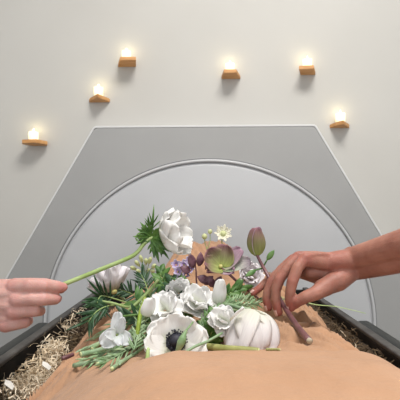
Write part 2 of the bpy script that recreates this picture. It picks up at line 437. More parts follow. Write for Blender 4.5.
# ------------------------------------------------------------------ the tray
RZ = CAM.z-.24
TY0, TY1, TW = -.28, 1.46, .335
tray = thing('tray', 'open black tray with a worn rim holding the shrouded body', 'tray', (0, .59, RZ-.21))
def tb(*a, bev=.003):
    bm = bmesh.new(); box(bm, a[0], a[1], a[2]-.59, a[3]-.59, a[4]-RZ+.21, a[5]-RZ+.21, bev); return bm
obj('base', tb(-TW-.012, TW+.012, TY0, TY1, RZ-.21, RZ-.19), M['black'], tray, False)
for s in (-1, 1):
    x0, x1 = sorted((s*TW, s*(TW+.012)))
    obj('side_panel', tb(x0, x1, TY0, TY1, RZ-.19, RZ-.006), M['black'], tray, False)
    x0, x1 = sorted((s*(TW-.002), s*(TW+.016)))
    obj('rim', tb(x0, x1, TY0, TY1, RZ-.006, RZ+.003, bev=.003), M['lip'], tray, False)
    x0, x1 = sorted((s*(TW+.0165), s*(TW+.052)))
    obj('side_rail', tb(x0, x1, TY0+.1, 1.02, RZ-.034, RZ-.001, bev=.012), M['rail'], tray, True)
for y0 in (TY0, TY1-.012):
    obj('end_panel', tb(-TW, TW, y0, y0+.012, RZ-.19, RZ-.004), M['black'], tray, False)
trol = thing('trolley', 'steel trolley carrying the black tray', 'trolley', (0, .59, 0))
b = bmesh.new(); TT = RZ-.21
for s in (-1, 1):
    box(b, s*.30-.02, s*.30+.02, -.8, .8, TT-.04, TT, .003)
for y in (-.78, 0, .78): box(b, -.281, .281, y-.02, y+.02, TT-.039, TT-.001, .003)
obj('frame', b, M['steel'], trol, False)
for sx in (-1, 1):
    for y in (-.72, .72):
        b = bmesh.new(); box(b, sx*.3-.018, sx*.3+.018, y-.018, y+.018, .0, TT-.04, .003); obj('leg', b, M['steel'], trol, False)

# bedding under and around the body
def bed_h(x, y): return BED+.006-.022*sstep(-.20, -.33, x)-.04*sstep(.25, .32, x)+.012*noise.noise(Vector((x*22, y*22, 5)))+.008*noise.noise(Vector((x*60, y*60, 2)))
b = bmesh.new(); nx, ny = 90, 230
for s in (1,):
    rows = [[b.verts.new((-.333+.666*i/nx, TY0+.014+(TY1-TY0-.028)*j/ny, 0)) for i in range(nx+1)] for j in range(ny+1)]
    for r_ in rows:
        for v in r_:
            up = .018*sstep(.26, .20, abs(v.co.x)-.06)
            v.co.z = CAM.z-bed_h(v.co.x, v.co.y)-(0 if abs(v.co.x) > .22 else .03)
    for j in range(ny):
        for i in range(nx): b.faces.new((rows[j][i], rows[j][i+1], rows[j+1][i+1], rows[j+1][i]))
o = obj('bedding', b, M['bed']); tag(o, 'dark straw and soil bedding filling the black tray around the shroud', 'bedding', kind='stuff')

def strand(bm, p, d, L, w, curl):
    t = Vector(d).normalized(); s = t.orthogonal().normalized()
    s = Matrix.Rotation(random.uniform(0, 6.28), 3, t) @ s
    n_ = t.cross(s)
    prev = None
    for k in range(4):
        f = k/3
        c = Vector(p)+t*(L*(f-.5))+n_*(curl*L*((f-.5)**2*4-1)*.5)
        ww = w*(1-.5*abs(f-.5))
        ring = [bm.verts.new(c+s*ww), bm.verts.new(c+n_*ww*.45), bm.verts.new(c-s*ww)]
        if prev:
            for j in range(3): bm.faces.new((prev[j], prev[(j+1) % 3], ring[(j+1) % 3], ring[j]))
        prev = ring
def scatter(n, spots, Lr, wr, zr, bm, vert=.35, curl=.4):
    for _ in range(n):
        x, y = spots()
        z = CAM.z-bed_h(x, y)+random.uniform(*zr)
        L = random.uniform(*Lr)
        d = Vector((random.gauss(0, 1), random.gauss(0, 1), random.gauss(0, vert)))
        hx = min(.325-abs(x), L*.5)
        strand(bm, (x, y, z), d, max(.006, min(L, 2*max(.004, .331-abs(x)) if abs(d.x) > .4*d.length else L)), random.uniform(*wr), random.uniform(-curl, curl))
b = bmesh.new()
scatter(1700, lambda: (-random.uniform(.225, .325), random.uniform(.3, 1.25)), (.014, .042), (.0006, .0013), (.0, .022), b, .6, .7)
scatter(800, lambda: (random.uniform(.26, .325), random.uniform(.5, 1.25)), (.012, .034), (.0006, .0012), (.0, .016), b, .6, .7)
o = obj('straw', b, M['straw'], smooth=False); tag(o, 'loose brown straw along the insides of the black tray', 'straw', kind='stuff')
b = bmesh.new()
def clump(px, py, sx, sy, h=.262):
    Y = FPX*h/(py-217); c = P(px, py, Y)
    def f():
        return (max(-.322, min(-.235, random.gauss(c.x, sx))), max(.32, random.gauss(c.y, sy)))
    return f
scatter(1500, clump(36, 378, .017, .034), (.006, .018), (.0008, .0015), (.004, .046), b, .6, .9)
scatter(420, clump(53, 352, .011, .024), (.008, .028), (.0007, .0013), (.004, .05), b, .7, .8)
scatter(90, clump(68, 326, .012, .05), (.01, .035), (.0006, .0011), (.004, .05), b, .9, .6)
scatter(40, lambda: (random.uniform(.265, .318), random.uniform(.6, 1.0)), (.01, .03), (.0006, .0011), (.004, .016), b, .5, .6)
o = obj('wood_shavings', b, M['shav'], smooth=False); tag(o, 'pale cream wood shavings heaped on the straw at the left', 'wood shavings', kind='stuff')
# flat pale chips in the shavings
for px, py, lab in ((9, 385, 'white wood chip standing at the left edge of the pale shavings'), (46, 366, 'white wood chip between the two heaps of pale shavings')):
    p = P(px, py, FPX*.252/(py-217))
    t = thing('wood_chip', lab, 'wood chip', p, 'white chips in the shavings', aim((.35, -.55, .8), 35))
    b = bmesh.new()
    for a, c, e in ((0, 0, 0), (.0, .0035, .001)):
        q = [(-.003, -.010), (.004, -.008), (.005, .002), (.002, .010), (-.004, .005)]
        if a == 0 and c == 0: prism(b, q, 0, .0016)
    obj('flake', b, M['chip'], t, False)

# ------------------------------------------------------------------ hands
def capsule(bm, p, q, r1, r2, seg=18):
    p, q = Vector(p), Vector(q)
    d = q-p
    for c, r in ((p, r1), (q, r2)):
        bmesh.ops.create_icosphere(bm, subdivisions=3, radius=r, matrix=Matrix.Translation(c))
    if d.length > 1e-5:
        m = Matrix.Translation((p+q)/2) @ d.to_track_quat('Z', 'Y').to_matrix().to_4x4()
        bmesh.ops.create_cone(bm, cap_ends=True, segments=seg, radius1=r1, radius2=r2, depth=d.length, matrix=m)
def chain(bm, pts):
    """pts: (px,py,Y,r in mm)"""
    w = [(P(a, b_, c), r/1000) for a, b_, c, r in pts]
    for (p, r1), (q, r2) in zip(w, w[1:]): capsule(bm, p, q, r1, r2)
def body(name, bm, m, parent, voxel, blush, smooth_it=5):
    me = bpy.data.meshes.new('tmp'); bm.to_mesh(me); bm.free()
    t = bpy.data.objects.new('tmp', me); col.objects.link(t)
    r = t.modifiers.new('r', 'REMESH'); r.mode = 'VOXEL'; r.voxel_size = voxel; r.use_smooth_shade = True
    s = t.modifiers.new('s', 'SMOOTH'); s.factor = .5; s.iterations = smooth_it
    dg = bpy.context.evaluated_depsgraph_get(); dg.update()
    out = bpy.data.meshes.new_from_object(t.evaluated_get(dg))
    bpy.data.objects.remove(t)
    at = out.attributes.new('blush', 'FLOAT', 'POINT')
    vals = []
    for v in out.vertices:
        k = 0
        for c, rad, amt in blush:
            d = (v.co-c).length/rad
            if d < 1: k = max(k, amt*(1-d*d))
        vals.append(k)
    at.data.foreach_set('value', vals)
    inv = Matrix.Translation(-parent.location)
    out.transform(inv)
    out.name = name
    for p in out.polygons: p.use_smooth = True
    o = bpy.data.objects.new(name, out); col.objects.link(o); out.materials.append(m); o.parent = parent
    return o

# the hand from the right, holding the purple stem
rp_ = thing('person', 'tanned bare hand and forearm reaching in from the right, pinching a purple stem', 'person', P(352, 266, .735))
b = bmesh.new()
idx = [(304, 259, .715, 10.2), (297.5, 268, .708, 9.4), (292.5, 281, .704, 9.3), (290.3, 291, .704, 8.4), (289.6, 299, .706, 8.2), (291, 307.5, .709, 7.2)]
mid = [(298, 257.5, .737, 10.5), (289, 266, .731, 9.3), (279.5, 279, .727, 9.3), (275.8, 290, .727, 8.5), (275.4, 300, .727, 8.3), (278.5, 312, .726, 7.3)]
rin = [(293, 260, .758, 10), (282, 269, .755, 8.8), (271.5, 282, .752, 8.7), (267.5, 292, .75, 7.9), (266.5, 299, .75, 7.6), (268.5, 307.5, .748, 6.8)]
pin = [(289, 265, .779, 9.2), (280, 271, .780, 7.8), (270, 279.5, .780, 7.7), (263, 285, .778, 6.9), (258.5, 289, .776, 6.6), (253, 293, .774, 5.6)]
thb = [(340, 277, .722, 16), (326, 287, .706, 14.5), (315, 293.5, .698, 11.5), (306, 297, .698, 10.2), (298, 301, .702, 9), (294.5, 304.5, .708, 7.8)]
for c in (idx, mid, rin, pin, thb): chain(b, c)
wr = (352, 262, .735)
for k in (idx, mid, rin, pin):
    a = k[0]; chain(b, [(350, 259+(a[1]-257)*.4, .73+(a[2]-.74)*.55, 18), ((350+a[0])/2, (260+a[1])/2+2.5, (.735+a[2])/2, 14), (a[0], a[1]+1, a[2], 10.5)])
chain(b, [(352, 270, .725, 17), (338, 281, .715, 17), (322, 288, .712, 14)])         # ball of the thumb
chain(b, [(345, 270, .75, 15), (318, 277, .762, 13), (300, 272, .768, 11)])          # heel and palm
chain(b, [(335, 272, .735, 15), (310, 272, .737, 11)])
for dy, dd in ((-1, -.008), (1, .008)):
    chain(b, [(352, 264+dy*5, .73+dd, 19.5), (372, 259+dy*6, .70+dd, 20.5), (402, 251+dy*6.5, .655+dd, 23), (470, 226, .58+dd, 32), (590, 190, .50, 38)])
chain(b, [(346, 252.5, .742, 6.5), (350, 250.8, .738, 7.5), (356, 250.5, .733, 6)])          # wrist bone
# tendons
for a in (idx[0], mid[0], rin[0]):
    chain(b, [(340, 256, .722+(a[2]-.715)*.4, 5), ((330+a[0])/2, (251+a[1])/2-.5, a[2]*.6+.287, 5), (a[0]+1, a[1]-1.5, a[2]-.002, 8.5)])
bl = []
for k in (idx, mid, rin, pin):
    bl += [(P(*k[0][:3]), .018, .5), (P(*k[2][:3]), .014, .4), (P(*k[-1][:3]), .022, .75)]
bl += [(P(*thb[-1][:3]), .022, .6), (P(338, 262, .72), .03, .35)]
hand_r = body('hand', b, M['skin_tan'], rp_, .0017, bl, 4)
b = bmesh.new(); tube(b, local(rp_, [P(505, 216, .55), P(600, 188, .50), P(760, 150, .42)]), .048, .066, 24); obj('sleeve', b, M['sleeve_b'], rp_)
def nail(parent, k, side, w, l):
    """a small plate on the back of a fingertip"""
    tip, dip = P(*k[-1][:3]), P(*k[-2][:3]); t = (tip-dip).normalized()
    s_ = (Vector(side)-t*t.dot(Vector(side))).normalized(); c_ = t.cross(s_)
    r = k[-1][3]/1000
    bm = bmesh.new(); rows = []
    for i in range(6):
        row = []
        for j in range(7):
            a = (j/6-.5)*1.5; u = i/5
            ww = 1 if u < .7 else 1-.35*((u-.7)/.3)**2
            row.append(bm.verts.new(tip+t*(u*l-l*.45)+s_*(r*math.cos(a*ww)+.0003-.0012*u*u)+c_*(w*.95*math.sin(a*ww))-parent.location))
        rows.append(row)
    for r1, r2 in zip(rows, rows[1:]):
        for j in range(6): bm.faces.new((r1[j], r1[j+1], r2[j+1], r2[j]))
    obj('fingernail', bm, M['nail'], parent, solid=.0008)
nail(rp_, idx, (-1, -.25, .15), .0066, .010)
nail(rp_, mid, (-1, -.35, .1), .0066, .010)
nail(rp_, rin, (-1, -.3, .1), .006, .009)
nail(rp_, pin, (-.4, -.4, 1), .005, .008)

# the hand from the left, holding up the white flower
lp = thing('person', 'pale pink hand reaching in from the left, holding up a green flower stem', 'person', P(-30, 303, .65))
b = bmesh.new()
D = .655
idx2 = [(15, 286.5, D-.012, 12.5), (29, 285.3, D-.018, 11.0), (44, 285.5, D-.012, 11.0), (53, 286.5, D-.003, 9.8), (58, 287, D+.002, 9.0), (63, 287.3, D+.008, 7.2)]
mid2 = [(18, 299.5, D-.018, 12.2), (31, 299, D-.021, 9.6), (43, 299, D-.016, 10), (51, 299.3, D-.008, 8.8), (55, 299.3, D-.002, 8.2), (57.5, 298.5, D+.006, 6.8)]
rin2 = [(14, 311.5, D-.016, 11.6), (25, 311, D-.018, 9.0), (35, 310.5, D-.013, 9.4), (39, 310.5, D-.002, 8.2), (40.5, 311, D+.010, 7.6)]
pin2 = [(6, 324, D-.010, 12.5), (17, 323.5, D-.012, 9.4), (25, 322, D-.006, 9.0), (28, 321, D+.006, 7.6), (28, 318, D+.016, 6.6)]
thb2 = [(-14, 290, D+.012, 16), (10, 287, D+.028, 13), (34, 287, D+.034, 10.8), (50, 288, D+.031, 9.6), (61, 288.5, D+.0245, 8.0)]
for c in (idx2, mid2, rin2, pin2, thb2): chain(b, c)
for k in (idx2, mid2, rin2, pin2):
    a = k[0]; chain(b, [(-42, 300+(a[1]-303)*.5, D+.002, 19), (-12, (300+a[1]*3)/4, D-.006, 14.5), (a[0], a[1], a[2]+.003, 10.5)])
chain(b, [(-30, 312, D+.006, 17), (-5, 319.5, D+.004, 16.5), (9, 321, D+.002, 13)])
chain(b, [(-30, 300, D+.012, 18), (10, 303, D+.008, 14)])
for a_, c_ in ((idx2, mid2), (mid2, rin2), (rin2, pin2)):
    m_ = [(u+v)/2 for u, v in zip(a_[0], c_[0])]
    chain(b, [(-42, 300+(m_[1]-303)*.5, D+.002, 19), (-12, (300+m_[1]*3)/4, D-.008, 14.5), (m_[0]-3, m_[1], m_[2]+.002, 11.2), (m_[0]+5, m_[1], m_[2]+.004, 9)])
for dy in (-1, 1):
    chain(b, [(-40, 302+dy*7, D+.002, 20), (-70, 303+dy*7, D-.01, 20.5), (-150, 308+dy*7, D-.05, 25), (-280, 315, D-.10, 34)])
bl = []
for k in (idx2, mid2, rin2, pin2):
    bl += [(P(*k[0][:3]), .017, .55), (P(*k[2][:3]), .013, .45), (P(*k[-1][:3]), .02, .8)]
hand_l = body('hand', b, M['skin_pink'], lp, .0017, bl, 3)
b = bmesh.new(); tube(b, local(lp, [P(-190, 309, D-.065), P(-300, 316, D-.11), P(-470, 330, D-.17)]), .046, .064, 24); obj('sleeve', b, M['sleeve_a'], lp)

# ------------------------------------------------------------------ flowers and leaves
def petal(bm, L, W, a0, a1, phi=0, wave=.0, curl=.35, shape=.62, base=.18, seed=0, r0=.002, nu=12, nv=10, z0=0, tipdip=0.0):
    """a0/a1: angle from the axis at base / tip (degrees); W full width"""
    uvl = bm.loops.layers.uv.verify()
    rows = []; r, z = r0, z0
    cp, sp_ = math.cos(R(phi)), math.sin(R(phi))
    for i in range(nu+1):
        u = i/nu
        a = R(a0+(a1-a0)*u)
        if i: r += math.sin(a)*L/nu; z += math.cos(a)*L/nu
        w = W*.5*(base+(1-base)*math.sin(math.pi*min(1, u**shape*.93))**.75) if u < 1 else W*.16
        w = max(w, W*.06)
        row = []
        for j in range(nv+1):
            v = j/nv*2-1
            cup = curl*w*(v*v)
            nrm = (-math.cos(a), math.sin(a))      # inward/upward normal in (r,z)
            wv = wave*u*noise.noise(Vector((u*2.2+seed*7.1, v*1.8+seed*3.3, seed)))+wave*.6*u*u*math.sin(v*5+seed)
            dent = -tipdip*L*(1-abs(v))*max(0, u-.8)/.2
            rr = r+nrm[0]*(cup+wv)+math.sin(a)*dent; zz = z+nrm[1]*(cup+wv)+math.cos(a)*dent
            x, y = rr, v*w*(1-.08*abs(v)**3)
            row.append((bm.verts.new((x*cp-y*sp_, x*sp_+y*cp, zz)), (j/nv, u)))
        rows.append(row)
    for r1, r2 in zip(rows, rows[1:]):
        for j in range(nv):
            f = bm.faces.new((r1[j][0], r1[j+1][0], r2[j+1][0], r2[j][0]))
            for lp_, q in zip(f.loops, (r1[j], r1[j+1], r2[j+1], r2[j])): lp_[uvl].uv = q[1]
PCACHE = {}
def add_petal(root, m, name='petal', th=.0006, **k):
    bm = bmesh.new(); petal(bm, **k); return obj(name, bm, m, root, solid=th)
def blade(bm, p, d, L, w, up=(0, 0, 1), bend=0.2, fold=.25, n=5):
    t = Vector(d).normalized(); s = t.cross(Vector(up))
    s = s.normalized() if s.length > 1e-4 else t.orthogonal().normalized()
    nn = s.cross(t).normalized(); rows = []
    for i in range(n+1):
        u = i/n; ww = w*.5*max(.04, math.sin(math.pi*(.06+.94*u))**.8)
        c = Vector(p)+t*L*u-nn*bend*L*u*u
        rows.append([bm.verts.new(c-s*ww+nn*ww*fold), bm.verts.new(c), bm.verts.new(c+s*ww+nn*ww*fold)])
    for a, b_ in zip(rows, rows[1:]):
        for j in range(2): bm.faces.new((a[j], a[j+1], b_[j+1], b_[j]))
TOCAM = lambda p: (CAM-Vector(p)).normalized()
def ray_axes(p):
    """image right / up / towards-camera directions"""
    return CROT @ Vector((1, 0, 0)), CROT @ Vector((0, 1, 0)), TOCAM(p)
def idir(p, right, up, near):
    a, b_, c = ray_axes(p); return (a*right+b_*up+c*near).normalized()

def stem_part(root, pts, r0, r1, m, name='stem', seg=10):
    bm = bmesh.new(); tube(bm, local(root, pts), r0, r1, seg); return obj(name, bm, m, root)

# --- the held flower
c = P(162, 236, .715)
fl = thing('white_anemone', 'ruffled white anemone with feathery green collar held up by the left hand', 'flower', c, None, aim(idir(c, .90, .26, .34)))
for i, (ph, L, W, a0, a1, wv) in enumerate([(10, .058, .060, 84, 22, .005), (82, .052, .056, 84, 14, .006), (150, .058, .058, 80, 22, .005), (225, .059, .060, 84, 16, .006), (300, .058, .058, 82, 20, .005),
        (45, .055, .054, 60, 4, .005), (120, .056, .054, 58, 0, .006), (190, .055, .054, 60, 4, .005), (265, .056, .054, 58, 6, .005), (330, .053, .054, 56, 2, .005)]):
    add_petal(fl, M['white_g'], L=L, W=W, a0=a0, a1=a1, phi=ph, wave=wv, curl=.30, seed=i+1, tipdip=.06)
stp = [P(56, 287.2, .6715), P(66, 283.4, .6735), P(98, 270.5, .688), P(128, 258.2, .70), P(137, 252.5, .704), P(143, 245, .708), P(150, 238.5, .711), P(162, 236, .715)]
stem_part(fl, stp, .0038, .0030, M['stem'])
b = bmesh.new()
bc = P(151, 237, .711)
for ang, L, w, dep in [(100, 21, 5, .3), (83, 29, 4, .25), (125, 17, 6, .3), (150, 15, 6, .2), (178, 17, 6, .5), (205, 15, 6, .3), (228, 9, 5, .4), (-55, 20, 8, .35), (-70, 24, 7, .3), (-35, 24, 8, .35), (-12, 22, 7, .5), (-82, 19, 6, .1), (20, 17, 7, .3), (48, 13, 6, .3), (-48, 26, 6, .1)]:
    d = idir(bc, math.cos(R(ang)), math.sin(R(ang)), dep)
    k = .711/FPX
    pl, = local(fl, [bc]); dl = fl.rotation_euler.to_matrix().inverted() @ d
    ul = fl.rotation_euler.to_matrix().inverted() @ idir(bc, .2, .3, 1)
    blade(b, pl, dl, L*k*1.12, w*k*.62, ul, random.uniform(-.3, .35))
    for s in (-1, 1, -1.6, 1.6):
        d2 = idir(bc, math.cos(R(ang+s*24)), math.sin(R(ang+s*24)), dep)
        blade(b, pl+dl*L*k*(.7-abs(s)*.25), fl.rotation_euler.to_matrix().inverted() @ d2, L*k*.45, w*k*.34, ul, random.uniform(-.2, .4))
obj('collar', b, M['bract'], fl, solid=.0005)['label'] = 'feathery green collar'
# curled tendril of the collar at left
b = bmesh.new(); tube(b, local(fl, [bc, P(145, 233, .705), P(138, 234, .70), P(136, 239, .698), P(140, 242, .698), P(143, 239, .70)]), .0016, .0008, 6); obj('tendril', b, M['bract'], fl)

# --- the open anemone with the black eye
def eye(root, r, h=.006):
    b = bmesh.new(); sphere(b, (0, 0, h), r*.6, 3, (1, 1, .8)); sphere(b, (0, 0, .0015), r*.92, 3, (1, 1, .22)); obj('flower_centre', b, M['anther'], root)['label'] = 'domed black centre'
    b = bmesh.new()
    for i in range(70):
        a = random.uniform(0, 6.28); rr = r*random.uniform(.68, 1.0); hh = h+random.uniform(-.001, .003)
        e = Vector((rr*math.cos(a), rr*math.sin(a), hh))
        tube(b, [(rr*.4*math.cos(a), rr*.4*math.sin(a), h*.5), e], .00028, .00028, 4, per=2)
        sphere(b, e, .0011, 1, (1, 1, 1.3))
    obj('stamens', b, M['anther'], root)['label'] = 'ring of black stamens'
c = P(176, 342, .565)
fl = thing('white_anemone', 'open white anemone with a black eye facing front, nearest the camera', 'flower', c, None, aim(idir(c, .02, .30, .95), 0))
# petals: phi=90 is up in the picture after aim(); lower ones hidden by the cloth
rm = fl.rotation_euler.to_matrix()
def img_phi(root, ang):
    d = root.rotation_euler.to_matrix().inverted() @ (CROT @ Vector((math.cos(R(ang)), math.sin(R(ang)), 0)))
    return math.degrees(math.atan2(d.y, d.x))
for i, (ang, L, W, a0, a1, zz) in enumerate([(170, .040, .056, 86, 60, .0), (212, .040, .050, 86, 70, -.001), (-8, .041, .058, 86, 62, 0), (38, .036, .048, 84, 50, -.001), (108, .035, .056, 84, 42, .0005), (70, .036, .046, 84, 40, -.0012), (142, .036, .048, 84, 48, -.001), (255, .034, .042, 86, 74, -.001), (-58, .038, .046, 86, 72, -.0015)]):
    add_petal(fl, M['white_g'], L=L, W=W, a0=a0, a1=a1, phi=img_phi(fl, ang), wave=.0035, curl=.10, seed=20+i, base=.3, z0=zz, tipdip=.06)
eye(fl, .0145)
stem_part(fl, [c-Vector((0, -.004, .002)), c+Vector((.004, .03, -.01)), c+Vector((.01, .08, -.012))], .003, .0026, M['blue_stem'])

# --- drooping bloom at the right
c = P(250, 309.5, .617)
fl = thing('white_anemone', 'white anemone lying face down on the tan cloth below the right hand', 'flower', c, None, aim(idir(c, .10, -.97, .10), 0))
def dir_phi(root, right, up, near):
    d = root.rotation_euler.to_matrix().inverted() @ idir(root.location, right, up, near)
    return math.degrees(math.atan2(d.y, d.x))
for i, (rt, nr, L, W, a0, a1, z0) in enumerate([(.40, .9, .066, .068, 72, -6, .001), (-.75, .66, .070, .060, 70, 12, -.0015), (.95, -.2, .060, .052, 68, -4, .002), (-.9, -.3, .059, .052, 72, 8, .002), (.4, -.9, .056, .052, 76, 0, 0), (-.4, -.9, .056, .052, 76, 0, .001), (-.1, 1, .056, .062, 66, -2, .003)]):
    add_petal(fl, M['white_s'], L=L, W=W, a0=a0, a1=a1, phi=dir_phi(fl, rt, 0, nr), wave=.005, curl=.30, seed=40+i, base=.7, shape=.8, z0=z0, tipdip=.02, nu=16, nv=14)
stem_part(fl, [c, P(240, 308, .64), P(228, 305, .68), P(214, 306, .70)], .0028, .0026, M['blue_stem'])

# --- anemone seen from behind at the left
c = G(114, 291, .02, .83)
fl = thing('white_anemone', 'white anemone with pink veins seen from the back, below the held green stem', 'flower', c, None, aim(idir(c, -.30, .80, -.50), 0))
for i in range(11):
    ph = i*360/11+random.uniform(-6, 6)
    add_petal(fl, M['white_p'], L=.054 if i % 2 else .050, W=.034, a0=68, a1=22 if i % 2 else 40, phi=ph, wave=.006, curl=.35, seed=60+i, base=.22, z0=.001*(i % 2))
b = bmesh.new(); sphere(b, (0, 0, -.002), .006, 2, (1, 1, .7)); obj('flower_base', b, M['olive'], fl)
stem_part(fl, [c, G(128, 302, .012, .88), G(145, 312, .01, .80)], .0028, .0026, M['blue_stem'])

# --- ruffled white blooms in the middle of the pile
def ruffle(name_label, px, py, Y, axis, rad, n1=5, n2=4, n3=2, m='white', seed=0, nst=True):
    c = G(px, py, .012, Y)
    f = thing('white_ranunculus', name_label, 'flower', c, None, aim(idir(c, *axis)))
    k = 0
    for n_, L, W, a0, a1 in ((n1, 1.0, 1.15, 84, 56), (n2, .92, 1.05, 64, 30), (n3, .75, .9, 40, 8)):
        for i in range(n_):
            add_petal(f, M[m], L=rad*L*random.uniform(.9, 1.08), W=rad*W*1.1, a0=a0+random.uniform(-6, 6), a1=a1+random.uniform(-14, 14), phi=360*i/n_+k*25+random.uniform(-10, 10), wave=rad*.15, curl=.26, seed=seed+k*10+i, base=.3, z0=k*.002, nu=9, nv=8, tipdip=.1)
        k += 1
    if nst:
        e = c-idir(c, *axis)*.02
        stem_part(f, [c-idir(c, *axis)*.003, e+Vector((0, .01, -.005)), e+Vector((.01, .06, -.012))], .0026, .0024, M['blue_stem'])
    return f
ruffle('ruffled white bloom in the pile right above the black-eyed flower', 197, 305, .70, (.1, .6, .7), .034, seed=100)
ruffle('small ruffled white bloom below the lilac sprig, on dark leaves', 179, 294, .76, (-.2, .5, .8), .026, 5, 4, 2, seed=140)
ruffle('cupped white bloom tucked behind the left of the black-eyed flower', 165, 311, .63, (-.15, .75, .6), .030, 4, 3, 1, seed=180)
ruffle('half-open white bloom between lime leaves and the face-down flower', 224, 322, .63, (-.1, .5, .8), .024, 4, 3, 2, seed=220)
ruffle('white bloom half hidden behind purple leaves near the fingertips', 250, 277, .90, (.2, .4, .9), .030, 5, 4, 2, 'white_p', seed=260)
# single petals
def lone(label, px, py, Y, axis, L, W, a0, a1, roll, m='white', seed=0, curl=.5):
    c = P(px, py, Y) if Y else G(px, py)
    f = thing('fallen_petal', label, 'petal', c, 'loose white petals in the pile', aim(idir(c, *axis), roll))
    add_petal(f, M[m], name='petal_blade', L=L, W=W, a0=a0, a1=a1, phi=0, wave=.003, curl=curl, seed=seed, base=.35, r0=-L*.1)
lone('single upright spoon-shaped white petal below the hellebore', 221, 306, .68, (.05, .95, .1), .042, .027, 12, -10, -90, seed=3)
lone('single white petal lying flat at the left shoulder of the open flower', 150, 318, .60, (.15, .9, .2), .028, .026, 10, -20, -90, seed=5)
lone('long white petal slanting up by lime leaves left of the face-down bloom', 232, 322, .60, (.6, .75, .15), .026, .013, 10, 0, -90, seed=8)

# --- sheer little flower at the left
c = P(117, 335, .60)
if c.z < ground(c.x, c.y)+.006: c.z = ground(c.x, c.y)+.006
fl = thing('sweet_pea', 'sheer white sweet pea lying on green stems at the left of the pile', 'flower', c, None, aim(idir(c, 0, .15, 1)))
for i, (ang, L, W, a0, a1) in enumerate([(88, .029, .020, 80, 70), (70, .024, .016, 60, 60), (212, .023, .027, 86, 78), (-28, .021, .022, 84, 74), (180, .017, .018, 60, 50), (-70, .015, .016, 70, 55)]):
    add_petal(fl, M['glassy'], L=L, W=W, a0=a0, a1=a1, phi=img_phi(fl, ang), wave=.003, curl=.25, seed=80+i, base=.3, z0=.0006*i)
stem_part(fl, [c, G(128, 328, .006), G(145, 318, .008)], .0015, .0015, M['stem'])

# --- hellebore, its bracts and the long stem held by the right hand
c = P(221, 268, .80)
fl = thing('hellebore', 'green and purple hellebore bloom in the middle of the pile', 'flower', c, None, aim(idir(c, -.12, .62, .72)))
for i, (ang, L, W, a0, a1, m) in enumerate([(128, .042, .050, 60, 26, 'hellebore'), (80, .042, .050, 64, 40, 'hellebore'), (178, .034, .042, 66, 36, 'hellebore'), (40, .050, .040, 70, 62, 'hellebore_p'), (2, .054, .036, 80, 84, 'hellebore_g'), (225, .030, .036, 74, 50, 'hellebore'), (-45, .028, .030, 80, 72, 'hellebore_p')]):
    add_petal(fl, M[m], L=L, W=W, a0=a0, a1=a1, phi=img_phi(fl, ang), wave=.004, curl=.3, seed=300+i, base=.3, z0=.0008*(i % 3))
b = bmesh.new(); sphere(b, (0, 0, .005), .0038, 2); obj('flower_centre', b, M['olive'], fl)
stem_part(fl, [c, P(230, 275, .785), P(242, 286, .795), P(253, 294, .82), P(262, 302, .84)], .0024, .0024, M['purple_stem'])

c = P(287, 311, .716)
STEM_END = G(309.5, 345.5, .0055); STEM_MID = P(297, 328, .5*(STEM_END.y+.7165))
STEM_MID.z = max(STEM_MID.z, ground(STEM_MID.x, STEM_MID.y)+.006)
fl = thing('purple_stemmed_hellebore', 'purple hellebore stem with a pointed bud, pinched by the right hand', 'flower', c)
stem_part(fl, [P(257, 255, .785), P(261, 263, .78), P(267, 274, .77), P(275, 290, .745), P(284.5, 307, .7165), STEM_MID, STEM_END], .0026, .0046, M['purple_stem'], seg=12)
sd = (STEM_END-STEM_MID).normalized(); e0, e1 = STEM_END-sd*.0004, STEM_END+sd*.0012
b = bmesh.new(); tube(b, local(fl, [e0, e1]), .0043, .0040, 12, per=2); obj('cut_end', b, M['purple_cut'], fl)['label'] = 'pale cut stem end'
cb = P(257, 256, .785)
for i, (right, a0, a1, m) in enumerate([(-.12, 22, -14, 'hellebore'), (.16, 20, -12, 'hellebore_p')]):
    bm = bmesh.new()
    petal(bm, L=.053, W=.036, a0=a0, a1=a1, phi=(200 if i == 0 else 20), wave=.002, curl=.25, seed=320+i, base=.2, r0=.001, shape=.8)
    bmesh.ops.transform(bm, matrix=Matrix.Translation(cb-c) @ aim(idir(cb, right*.5, 1, .1), 90).to_4x4(), verts=bm.verts)
    obj('bud_sepal', bm, M[m], fl, solid=.0008)
for pts, w in (([P(263, 267, .78), P(267, 260, .775), P(272.5, 254, .772)], .010), ([P(263, 268, .78), P(256, 270, .772), P(250, 275.5, .765)], .009)):
    b = bmesh.new(); q = local(fl, pts)
    tube(b, [q[0], q[1]], .0012, .001, 6); blade(b, q[1], q[2]-q[0], (q[2]-q[1]).length*1.5, w, (0, -1, .3), .15)
    obj('leaf', b, M['mid_leaf'], fl, solid=.0007)

# purple leaves left of the hellebore
for lab, pts, lv in (('dark purple leafy sprig left of the hellebore', [(203, 300), (197, 285), (196, 270), (194, 258)], [(193, 268, 100, 15, 9), (190, 272, 150, 11, 8), (199, 266, 80, 14, 8), (190, 283, 230, 12, 8), (204, 284, 40, 12, 8)]),
                     ('low purple sprig between the hellebore and the white petal', [(226, 300), (216, 290), (208, 280)], [(208, 282, 150, 12, 9), (212, 287, 100, 11, 8), (216, 286, 60, 11, 8), (224, 296, 20, 12, 7)])):
    w = [P(x, y, .80) for x, y in pts]
    t = thing('purple_leaf_sprig', lab, 'foliage', w[0], 'purple leaf sprigs')
    stem_part(t, w, .0018, .0012, M['purple_stem'])
    for x, y, a, L, ww in lv:
        p = P(x, y, .795); b = bmesh.new(); k = .795/FPX
        blade(b, local(t, [p])[0], idir(p, math.cos(R(a)), math.sin(R(a)), .2), L*k, ww*k, idir(p, .3, .2, 1), .2, .35)
        obj('leaf', b, M['purple_leaf'], t, solid=.0007)

